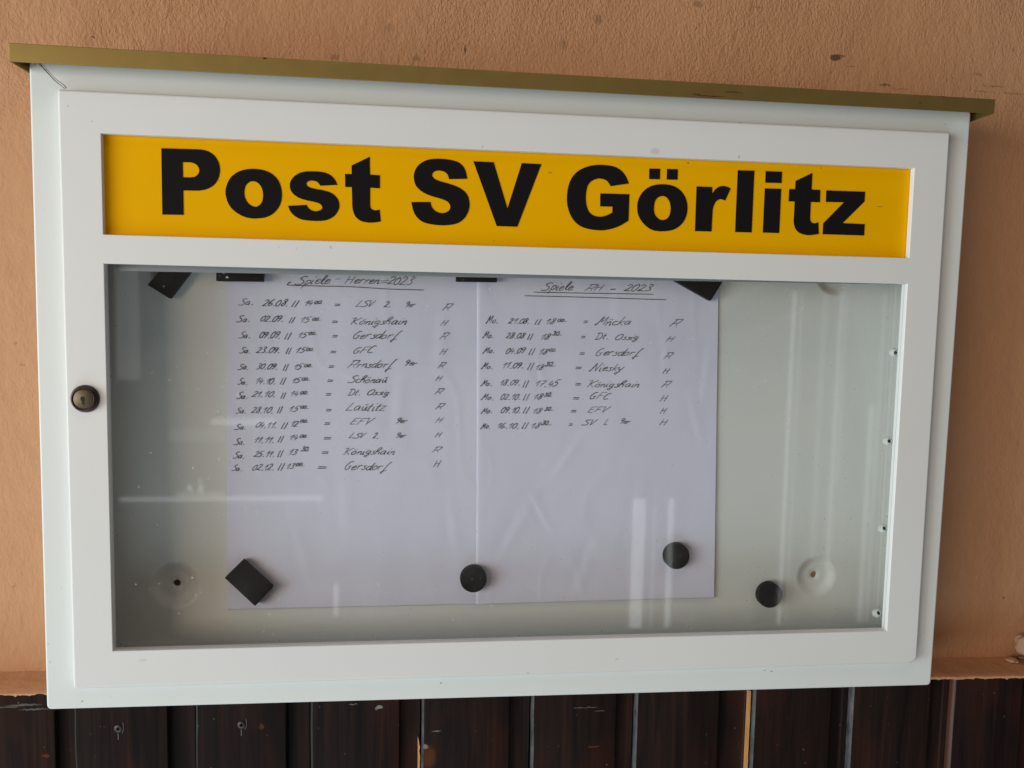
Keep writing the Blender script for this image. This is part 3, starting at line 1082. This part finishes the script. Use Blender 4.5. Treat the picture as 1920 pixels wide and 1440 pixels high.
# ------------------------------------------------------------------ papers
YP = YBACK - 0.0012


DENTS = []
JOINT = at(894.5, 497, YP)
for px_, py_, a_, w_ in [(845, 985, 0.12, 0.006), (960, 990, -0.45, 0.008), (1090, 1065, -0.35, 0.008), (1185, 960, -0.2, 0.007), (1010, 960, 0.5, 0.005),
                         (1318, 700, -0.1, 0.006), (1300, 790, 0.3, 0.006), (1150, 560, 0.0, 0.008), (640, 930, 0.1, 0.010), (740, 760, -0.1, 0.008),
                         (1240, 660, 0.0, 0.006), (560, 1030, 0.25, 0.008), (1010, 700, 0.3, 0.005), (820, 640, -0.1, 0.009), (1060, 850, -0.6, 0.006)]:
    q_ = at(px_, py_, YBACK)
    DENTS.append((q_.x, q_.z, a_, w_))


def paper_h(x, z, seed):
    p = Vector((x, z, seed))
    h = 0.0013 * noise.noise(Vector((x * 11, z * 5, seed))) + 0.0003 * noise.noise(Vector((x * 32, z * 16, seed + 3)))
    # a few shallow dents and creases from handling
    r = abs(noise.noise(Vector((x * 20 + 0.3 * z, z * 9, seed + 9))))
    h += 0.00024 * math.exp(-(r / 0.06) ** 2) * max(0.0, min(1.0, 0.5 + 1.6 * noise.noise(Vector((x * 6, z * 6, seed + 20)))))
    for cx, cz, a, w_ in DENTS:
        d1 = (x - cx) * math.cos(a) + (z - cz) * math.sin(a)
        d2 = -(x - cx) * math.sin(a) + (z - cz) * math.cos(a)
        h += 0.00045 * math.exp(-(d1 / w_) ** 2 - (d2 / (w_ * 3.5)) ** 2) * math.tanh(d1 / (w_ * 0.7))
    h += 0.00009 * noise.noise(Vector((x * 75, z * 34, seed + 5)))
    if seed == 2.0:          # the right sheet's left edge bends back over the left one
        h -= 0.0011 * math.exp(-max(x - JOINT.x - (JOINT.z - z) * 0.0110, 0) / 0.0011)
    return h


GL = {
    'S': (.62, [[(.6, .92), (.42, 1.0), (.18, .88), (.15, .68), (.42, .5), (.5, .28), (.35, .05), (.08, .02), (-.1, .10)]]),
    'a': (.58, [[(.42, .45), (.2, .5), (.03, .25), (.12, .03), (.3, .15), (.42, .45), (.38, .1), (.48, 0)]]),
    '.': (.34, [[(.14, -.01), (.20, .02), (.28, .05)]]),
    'q': (.5, [[(.35, .75), (.1, .6), (.0, .2), (.2, .05), (.42, .35), (.40, .7), (.25, .75)]]),
    '0': (.5, [[(.3, 1), (.08, .75), (.03, .3), (.18, 0), (.38, .2), (.42, .7), (.3, 1), (.18, .8)]]),
    '1': (.42, [[(.0, .55), (.3, 1.0)], [(.3, 1.0), (.22, 0)]]),
    '2': (.52, [[(.05, .8), (.2, 1), (.4, .85), (.3, .5), (.02, .04)], [(.02, .04), (.25, .08), (.5, .04)]]),
    '3': (.48, [[(.08, .9), (.25, 1), (.4, .82), (.2, .55), (.4, .35), (.3, .05), (.02, .05)]]),
    '4': (.5, [[(.2, 1), (.02, .4)], [(.02, .4), (.45, .42)], [(.38, .7), (.28, 0)]]),
    '5': (.5, [[(.52, 1), (.15, 1)], [(.15, 1), (.08, .58)], [(.08, .58), (.3, .6), (.4, .35), (.25, .03), (.0, .05)]]),
    '6': (.48, [[(.35, 1), (.1, .6), (.03, .2), (.2, 0), (.4, .2), (.3, .42), (.08, .3)]]),
    '7': (.5, [[(.05, .97), (.48, 1)], [(.48, 1), (.15, 0)], [(.1, .5), (.42, .5)]]),
    '8': (.48, [[(.4, .85), (.25, 1), (.1, .8), (.35, .45), (.3, .05), (.08, .05), (.08, .3), (.35, .65), (.4, .85)]]),
    '9': (.5, [[(.4, .85), (.22, 1), (.05, .75), (.15, .52), (.38, .7), (.42, .9), (.35, .4), (.15, 0)]]),
    '|': (.5, [[(.04, .95), (-.06, .0)], [(-.06, .0), (.05, .08)], [(.46, 1.0), (.36, -.08)]]),
    'o': (.5, [[(.25, .5), (.03, .3), (.1, .02), (.32, .1), (.37, .4), (.2, .5)]]),
    '=': (.6, [[(.0, .45), (.6, .52)], [(0, .18), (.55, .25)]]),
    '-': (.5, [[(0, .4), (.5, .44)]]),
    'L': (.56, [[(.22, 1), (.0, .02)], [(.0, .02), (.50, .06)]]),
    'V': (.6, [[(.05, 1), (.15, 0)], [(.15, 0), (.5, 1)]]),
    'E': (.6, [[(.55, 1), (.12, .97)], [(.12, .97), (.02, .02)], [(.02, .02), (.45, .05)], [(.06, .5), (.40, .53)]]),
    'F': (.6, [[(.6, 1), (.12, .97)], [(.12, .97), (.02, 0)], [(.06, .5), (.42, .53)]]),
    'C': (.6, [[(.5, .9), (.3, 1), (.05, .5), (.12, .05), (.48, .1)]]),
    'G': (.62, [[(.5, .92), (.3, 1), (.05, .5), (.15, .02), (.4, .12), (.42, .42)], [(.25, .42), (.52, .44)]]),
    'H': (.68, [[(.12, 1), (.02, 0)], [(.55, 1), (.45, 0)], [(.05, .5), (.52, .55)]]),
    'A': (.72, [[(-.02, .0), (.22, .92)], [(.05, .90), (.3, .97), (.70, .95)], [(.70, .95), (.52, .44)], [(.54, .46), (.10, .38)], [(.38, .42), (.52, 0)]]),
    'M': (.78, [[(-.05, .12), (.05, .0), (.27, 1)], [(.27, 1), (.32, .3)], [(.32, .3), (.62, .97)], [(.62, .97), (.58, 0)]]),
    'K': (.62, [[(.15, 1), (.02, 0)], [(-.1, .88), (.15, 1.0)], [(.6, 1), (.1, .45)], [(.1, .45), (.5, .0)]]),
    'O': (.62, [[(.3, 1), (.05, .6), (.08, .1), (.35, .0), (.55, .4), (.5, .9), (.3, 1)]]),
    'D': (.75, [[(.22, .95), (.1, 0)], [(-.05, .92), (.4, .97), (.65, .55), (.45, .05), (-.05, .02)]]),
    'N': (.7, [[(-.08, .12), (.0, 0), (.2, 1)], [(.2, 1), (.4, .0)], [(.4, 0), (.62, 1.05)]]),
    'p': (.45, [[(.12, .55), (-.02, -.45)], [(.08, .4), (.3, .55), (.38, .3), (.2, .02), (.05, .1)]]),
    'i': (.25, [[(.1, .5), (.05, .05), (.2, .05)], [(.16, .76), (.19, .86)]]),
    'e': (.42, [[(.05, .25), (.33, .35), (.25, .52), (.05, .3), (.12, .02), (.42, .14)]]),
    'l': (.32, [[(.05, .1), (.3, .85), (.2, 1), (.08, .3), (.2, 0), (.3, .1)]]),
    'r': (.4, [[(.05, .5), (.05, 0)], [(.05, .3), (.2, .5), (.38, .45)]]),
    'n': (.45, [[(.05, .5), (.02, 0)], [(.03, .25), (.25, .5), (.32, .3), (.3, .02), (.42, .08)]]),
    'g': (.48, [[(.38, .45), (.18, .5), (.03, .28), (.15, .08), (.35, .25)], [(.4, .5), (.26, -.45)], [(.26, -.45), (.02, -.25)], [(.02, -.25), (.45, -.05)]]),
    's': (.38, [[(.35, .48), (.14, .42), (.3, .2), (.2, 0), (.0, .05)]]),
    'h': (.48, [[(.02, .0), (.12, .8), (.3, 1.0), (.40, .85), (.12, .45)], [(.12, .42), (.35, .38), (.32, 0)]]),
    'd': (.5, [[(.4, .45), (.2, .5), (.03, .2), (.18, .0), (.38, .3), (.52, 1)], [(.46, .75), (.38, .05), (.5, .05)]]),
    'f': (.45, [[(.5, 1.0), (.38, 1.02), (.2, .4), (.08, -.5)], [(.08, -.5), (-.04, -.22)], [(-.04, -.22), (.40, -.02)]]),
    'c': (.42, [[(.35, .45), (.18, .5), (.03, .25), (.15, .0), (.42, .1)]]),
    'k': (.45, [[(.2, 1), (.02, 0)], [(.42, .5), (.08, .25)], [(.08, .25), (.4, .0)]]),
    't': (.35, [[(.2, .85), (.08, .1), (.25, .03)], [(-.02, .5), (.35, .52)]]),
    'u': (.45, [[(.05, .5), (.05, .08), (.2, .02), (.35, .5)], [(.35, .5), (.33, .03), (.45, .06)]]),
    'y': (.45, [[(.05, .5), (.1, .1), (.3, .2)], [(.42, .5), (.08, -.5)], [(.08, -.5), (-.1, -.3)], [(-.1, -.3), (.32, -.12)]]),
    'z': (.42, [[(.05, .5), (.38, .48)], [(.38, .48), (.0, .02)], [(0, .02), (.4, .03)]]),
    ' ': (.35, []),
}
GL['ö'] = (.5, GL['o'][1] + [[(.12, .68), (.15, .78)], [(.28, .68), (.32, .78)]])
GL['ü'] = (.45, GL['n'][1] + [[(.12, .68), (.15, .82)], [(.28, .68), (.32, .82)]])
GL['ŭ'] = (.45, GL['u'][1] + [[(.12, .75), (.2, .66), (.32, .78)]])

ZC = {1: (420, 490), 2: (420, 690), 3: (880, 500), 4: (880, 650)}
ZS = 1920 / 460


def write(bm, zone, text, x0, x1, yb, H, y_of, w=0.00051, slant=0.44, drop=0.0):
    adv = sum(GL[ch][0] for ch in text)
    Wd = (x1 - x0)
    sx = Wd / max(adv - 0.08 + slant * 0.8, 0.2)
    sx = min(sx, H * 1.9)
    ox, oy = ZC[zone]
    cur = 0.0
    for ch in text:
        wd, strokes = GL[ch]
        jx, jy, jr = random.uniform(-.03, .03), random.uniform(-.05, .05), random.uniform(-.05, .05)
        js = random.uniform(.92, 1.08)
        for st in strokes:
            pts = []
            for (x, y) in st:
                yy = y * js + jy
                X = x0 + (cur + x + jx) * sx + (slant + jr) * yy * sx * 0.9
                Y = yb - yy * H + drop * (cur / max(adv, .01))
                q = at(ox + X / ZS, oy + Y / ZS, YP)
                pts.append((q.x, q.z))
            ribbon(bm, catmull(pts, 4), w * random.uniform(.85, 1.15), y_of)
        cur += wd


def line(bm, zone, pts, y_of, w=0.0006):
    ox, oy = ZC[zone]
    q = [at(ox + x / ZS, oy + y / ZS, YP) for x, y in pts]
    ribbon(bm, catmull([(p.x, p.z) for p in q], 12), w, y_of)


def sheet(corners_px, seed, label, yoff, sag=0.0):
    bm = bmesh.new()
    c = [at(x, y, YP) for x, y in corners_px]            # tl, tr, br, bl
    nu, nv = 130, 190
    g = []

    def y_of(x, z):
        return YP - yoff - paper_h(x, z, seed)
    for j in range(nv + 1):
        v_ = j / nv
        row = []
        for i in range(nu + 1):
            u = (i / nu) ** 1.25
            p = (c[0] * (1 - u) + c[1] * u) * (1 - v_) + (c[3] * (1 - u) + c[2] * u) * v_
            x, z = p.x, p.z
            if j == nv:
                z += 0.0006 * noise.noise(Vector((x * 28, seed, 0)))
            row.append(bm.verts.new((x, y_of(x, z), z)))
        g.append(row)
    for j in range(nv):
        for i in range(nu):
            bm.faces.new((g[j][i], g[j][i + 1], g[j + 1][i + 1], g[j + 1][i]))
    # thickness: a second skin a fifth of a millimetre behind
    bk = [[bm.verts.new((v_.co.x, v_.co.y + 0.0002, v_.co.z)) for v_ in r] for r in (g[0], g[-1])]
    for i in range(nu):
        bm.faces.new((g[0][i], bk[0][i], bk[0][i + 1], g[0][i + 1]))
        bm.faces.new((g[-1][i + 1], bk[1][i + 1], bk[1][i], g[-1][i]))
    o = obj('paper_sheet', bm, M_PAPER, sharp=180, recalc=False)
    tag(o, label, 'paper', 'handwritten match lists in the display case')
    return o, (lambda x, z: y_of(x, z) - 0.00042)


left_sheet, yl = sheet([(424, 486), (896, 497), (894, 1133.5), (427, 1143)], 1.0,
                       'left handwritten sheet listing twelve Saturday matches under the heading Spiele Herren 2023', 0.0)
right_sheet, yr = sheet([(894.5, 497), (1347, 512), (1337.5, 1120), (892.5, 1133)], 2.0,
                        'right handwritten sheet listing eight Monday matches under the heading Spiele AH 2023', 0.0013)

bm = bmesh.new()
write(bm, 1, 'Spiele', 560, 850, 182, 70, yl, drop=-8)
line(bm, 1, [(872, 142), (912, 138)], yl, 0.0004)
write(bm, 1, 'Herren=2023', 945, 1490, 172, 62, yl, drop=16)
line(bm, 1, [(525, 168), (508, 165), (500, 178), (512, 187), (700, 193), (1000, 200), (1300, 218), (1565, 225)], yl)
obj('heading', bm, M_INK, left_sheet, sharp=180, recalc=False)

# date, Uhr mark, hour, minutes, equals, opponent, extra, home/away : (x0, x1, baseline, height)
ROWS_L = [
    (1, ('Sa.', 115, 245, 343, 55), ('26.08.', 295, 520, 350, 50), (530, 580, 355, 42), ('14', 620, 700, 350, 42), ('00', 705, 765, 330, 28), (865, 910, 350),
     [('LSV', 1030, 1190, 355, 48), ('2.', 1245, 1320, 360, 48), ('9er', 1415, 1505, 357, 46)], ('A', 1710, 1790, 385, 52)),
    (1, ('Sa.', 100, 215, 475, 50), ('02.09.', 275, 485, 472, 46), (510, 550, 480, 42), ('15', 585, 685, 480, 42), ('00', 690, 755, 460, 26), (845, 890, 482),
     [('Königshain', 990, 1450, 495, 58)], ('H', 1690, 1755, 505, 42)),
    (1, ('Sa.', 118, 220, 600, 55), ('09.09.', 268, 460, 602, 50), (478, 525, 608, 46), ('15', 565, 655, 600, 42), ('00', 660, 725, 573, 26), (845, 890, 595),
     [('Gersdorf', 998, 1385, 605, 62)], ('A', 1685, 1760, 610, 48)),
    (1, ('Sa.', 120, 220, 718, 50), ('23.09.', 248, 455, 718, 46), (485, 525, 725, 48), ('15', 550, 640, 718, 42), ('00', 640, 700, 698, 26), (832, 878, 718),
     [('GFC', 1000, 1195, 720, 52)], ('H', 1685, 1750, 732, 46)),
    (1, ('Sa.', 110, 205, 848, 48), ('30.09.', 248, 435, 845, 46), (463, 500, 855, 44), ('15', 535, 620, 845, 42), ('00', 625, 690, 824, 26), (818, 862, 832),
     [('Arnsdorf', 970, 1340, 832, 60), ('9er', 1408, 1520, 815, 44)], ('A', 1675, 1740, 835, 46)),
    (2, ('Sa.', 105, 195, 130, 48), ('14.10.', 235, 420, 126, 46), (440, 480, 130, 46), ('15', 520, 603, 118, 42), ('00', 605, 672, 94, 26), (808, 855, 108),
     [('Schönaŭ', 972, 1290, 115, 54)], ('H', 1652, 1718, 100, 42)),
    (2, ('Sa.', 98, 200, 240, 50), ('21.10.', 210, 420, 228, 46), (445, 480, 240, 46), ('14', 508, 592, 222, 42), ('00', 595, 655, 204, 26), (795, 840, 215),
     [('Dt.', 968, 1085, 212, 52), ('Ossig', 1112, 1310, 210, 44)], ('A', 1650, 1725, 207, 48)),
    (2, ('Sa.', 92, 185, 355, 48), ('28.10.', 210, 400, 352, 46), (420, 455, 350, 46), ('15', 500, 592, 342, 42), ('00', 595, 662, 314, 26), (797, 842, 338),
     [('Laŭtitz', 952, 1280, 335, 68)], ('A', 1655, 1730, 322, 50)),
    (2, ('Sa.', 85, 185, 482, 48), ('04.11.', 238, 430, 468, 46), (450, 495, 475, 48), ('12', 515, 590, 458, 42), ('00', 595, 655, 424, 26), (785, 832, 443),
     [('EFV', 980, 1180, 442, 50), ('9er', 1340, 1440, 432, 42)], ('H', 1650, 1720, 427, 46)),
    (2, ('Sa.', 77, 178, 600, 48), ('11.11.', 225, 410, 585, 44), (425, 465, 578, 44), ('14', 500, 588, 565, 40), ('00', 590, 648, 542, 26), (780, 838, 558),
     [('LSV', 975, 1115, 548, 42), ('2.', 1160, 1220, 550, 42), ('9er', 1340, 1430, 547, 42)], ('H', 1650, 1710, 541, 42)),
    (2, ('Sa.', 68, 175, 708, 48), ('25.11.', 228, 410, 695, 44), (420, 460, 697, 46), ('13', 495, 582, 680, 42), ('30', 600, 662, 647, 30), (765, 818, 670),
     [('Königshain', 935, 1355, 676, 54)], ('A', 1625, 1705, 662, 48)),
    (2, ('Sa.', 65, 155, 803, 46), ('02.12.', 215, 410, 800, 46), (425, 470, 802, 48), ('13', 478, 555, 790, 42), ('00', 560, 628, 764, 26), (735, 802, 787),
     [('Gersdorf', 935, 1300, 796, 64)], ('H', 1635, 1700, 776, 54)),
]
ROWS_R = [
    (3, ('Mo.', 128, 240, 440, 60), ('21.08.', 300, 485, 447, 44), (512, 560, 452, 40), ('18', 590, 675, 447, 42), ('00', 685, 755, 428, 26), (890, 925, 440),
     [('Mücka', 980, 1285, 458, 62)], ('A', 1565, 1660, 467, 54)),
    (3, ('Mo.', 100, 200, 560, 52), ('28.08', 280, 440, 562, 46), (455, 495, 570, 44), ('18', 543, 640, 570, 42), ('30', 645, 718, 535, 28), (870, 905, 560),
     [('Dt.', 980, 1100, 568, 50), ('Ossig', 1128, 1335, 572, 46)], ('H', 1530, 1610, 585, 44)),
    (4, ('Mo.', 105, 210, 50, 48), ('04.09', 278, 440, 54, 44), (465, 510, 64, 48), ('18', 530, 618, 62, 42), ('00', 620, 672, 35, 26), (860, 900, 62),
     [('Gersdorf', 975, 1350, 70, 58)], ('A', 1515, 1590, 97, 50)),
    (4, ('Mo.', 92, 195, 175, 48), ('11.09.', 250, 440, 168, 46), (455, 500, 182, 48), ('18', 505, 585, 182, 42), ('30', 590, 668, 150, 30), (828, 875, 174),
     [('Niesky', 938, 1215, 190, 60)], ('H', 1502, 1568, 212, 44)),
    (4, ('Mo.', 88, 190, 305, 50), ('18.09.', 230, 410, 302, 46), (418, 460, 317, 48), ('17.45', 500, 705, 312, 48), None, (825, 872, 302),
     [('Königshain', 915, 1345, 315, 52)], ('A', 1497, 1575, 320, 50)),
    (4, ('Mo.', 90, 205, 415, 46), ('02.10.', 238, 410, 414, 46), (420, 465, 417, 46), ('18', 490, 578, 412, 42), ('30', 582, 645, 386, 26), (808, 858, 412),
     [('GFC', 930, 1115, 410, 50)], ('H', 1483, 1555, 427, 50)),
    (4, ('Mo.', 88, 190, 520, 44), ('09.10.', 238, 415, 518, 46), (418, 465, 522, 46), ('18', 483, 573, 522, 42), ('30', 582, 655, 496, 26), (790, 835, 512),
     [('EFV', 920, 1105, 514, 46)], ('H', 1483, 1545, 522, 44)),
    (4, ('Mo.', 88, 175, 640, 46), ('16.10.', 205, 405, 638, 44), (410, 455, 642, 46), ('18', 470, 558, 638, 42), ('30', 560, 640, 608, 28), (775, 805, 617),
     [('SV', 880, 1000, 612, 46), ('L', 1045, 1090, 610, 46), ('9er', 1168, 1260, 602, 40)], ('H', 1480, 1555, 612, 46)),
]


def write_rows(rows, parent, y_of):
    for zone, day, date, uhr, hour, minute, eq, names, ha in rows:
        bm = bmesh.new()
        for tok in names:
            write(bm, zone, *tok, y_of)
        line(bm, zone, [(eq[0] + 5, eq[2] - 15), (eq[1], eq[2] - 13)], y_of, 0.0008)
        line(bm, zone, [(eq[0], eq[2] - 2), (eq[1] - 5, eq[2] - 3)], y_of, 0.0008)
        obj('opponent_entry', bm, M_INK, parent, sharp=180, recalc=False)
        bm = bmesh.new()
        write(bm, zone, *ha, y_of)
        obj('venue_mark', bm, M_INK, parent, sharp=180, recalc=False)
        bm = bmesh.new()
        for tok in (day, date, hour):
            write(bm, zone, *tok, y_of)
        write(bm, zone, '|', uhr[0], uhr[1], uhr[2], uhr[3] * 1.1, y_of, 0.0007)
        if minute:
            write(bm, zone, minute[0].replace('00', 'qq'), *minute[1:], y_of, 0.0005, 0.25)
            line(bm, zone, [(minute[1] - 2, minute[3] + 5), (minute[2] + 2, minute[3] + 1)], y_of, 0.00045)
        obj('date_entry', bm, M_INK, parent, sharp=180, recalc=False)


write_rows(ROWS_L, left_sheet, yl)
bm = bmesh.new()
write(bm, 3, 'Spiele', 565, 830, 185, 62, yr)
write(bm, 3, 'AH', 900, 1075, 190, 50, yr)
line(bm, 3, [(1100, 180), (1140, 177)], yr, 0.0010)
write(bm, 3, '2023', 1200, 1435, 192, 54, yr)
line(bm, 3, [(500, 200), (900, 208), (1437, 217)], yr)
line(bm, 3, [(430, 228), (900, 240), (1535, 260)], yr)
obj('heading', bm, M_INK, right_sheet, sharp=180, recalc=False)
write_rows(ROWS_R, right_sheet, yr)

# ------------------------------------------------------------------ magnets
MT = 0.0075
YM = YBACK - 0.0034


def bar_magnet(corners, label):
    """corner pixels of the front face, clockwise from upper left"""
    bm = bmesh.new()
    fr = [at(x, y, YM - MT) for x, y in corners]
    a = [bm.verts.new(p) for p in fr]
    b = [bm.verts.new((p.x, YM, p.z)) for p in fr]
    bm.faces.new(a)
    bm.faces.new(b)
    bridge(bm, a, b)
    bmesh.ops.recalc_face_normals(bm, faces=bm.faces)
    bevel_all(bm, 0.0006, 2)
    o = obj('bar_magnet', bm, M_MAGNET, sharp=30)
    tag(o, label, 'magnet', 'black bar magnets in the display case')


bar_magnet([(321, 483), (366, 497), (318, 560), (276, 534)], 'tilted black bar magnet at upper left on the bare panel beside the sheet')
bar_magnet([(405, 478), (493, 480), (493, 528), (405, 527)], 'level black bar magnet on the upper left corner of the left handwritten sheet')
bar_magnet([(855, 484), (932, 486), (932, 529), (855, 528)], 'level black bar magnet on the top joint between the two handwritten sheets')
bar_magnet([(1262, 524), (1310, 489), (1360, 521), (1333, 564)], 'tilted black bar magnet on the upper right corner of the right handwritten sheet')
bar_magnet([(421, 1084), (455, 1051), (511, 1102), (478, 1137)], 'slanted black bar magnet on the lower left corner of the left handwritten sheet')


def disc_magnet(px, py, label):
    c = at(px, py, YM - MT)
    bm = bmesh.new()
    r = 0.01255
    lathe(bm, [(0.0001, -MT), (r - 0.0008, -MT), (r - 0.0002, -MT + 0.0003), (r, -MT + 0.001), (r, 0)], (c.x, YM, c.z), 48)
    o = obj('disc_magnet', bm, M_MAGNET, sharp=30)
    tag(o, label, 'magnet', 'black round magnets in the display case')


disc_magnet(888, 1087, 'round black magnet on the bottom joint between the two handwritten sheets')
disc_magnet(1270, 1044, 'round black magnet on the lower right corner of the right handwritten sheet')
disc_magnet(1445, 1117, 'round black magnet on the bare panel left of the mounting hole')
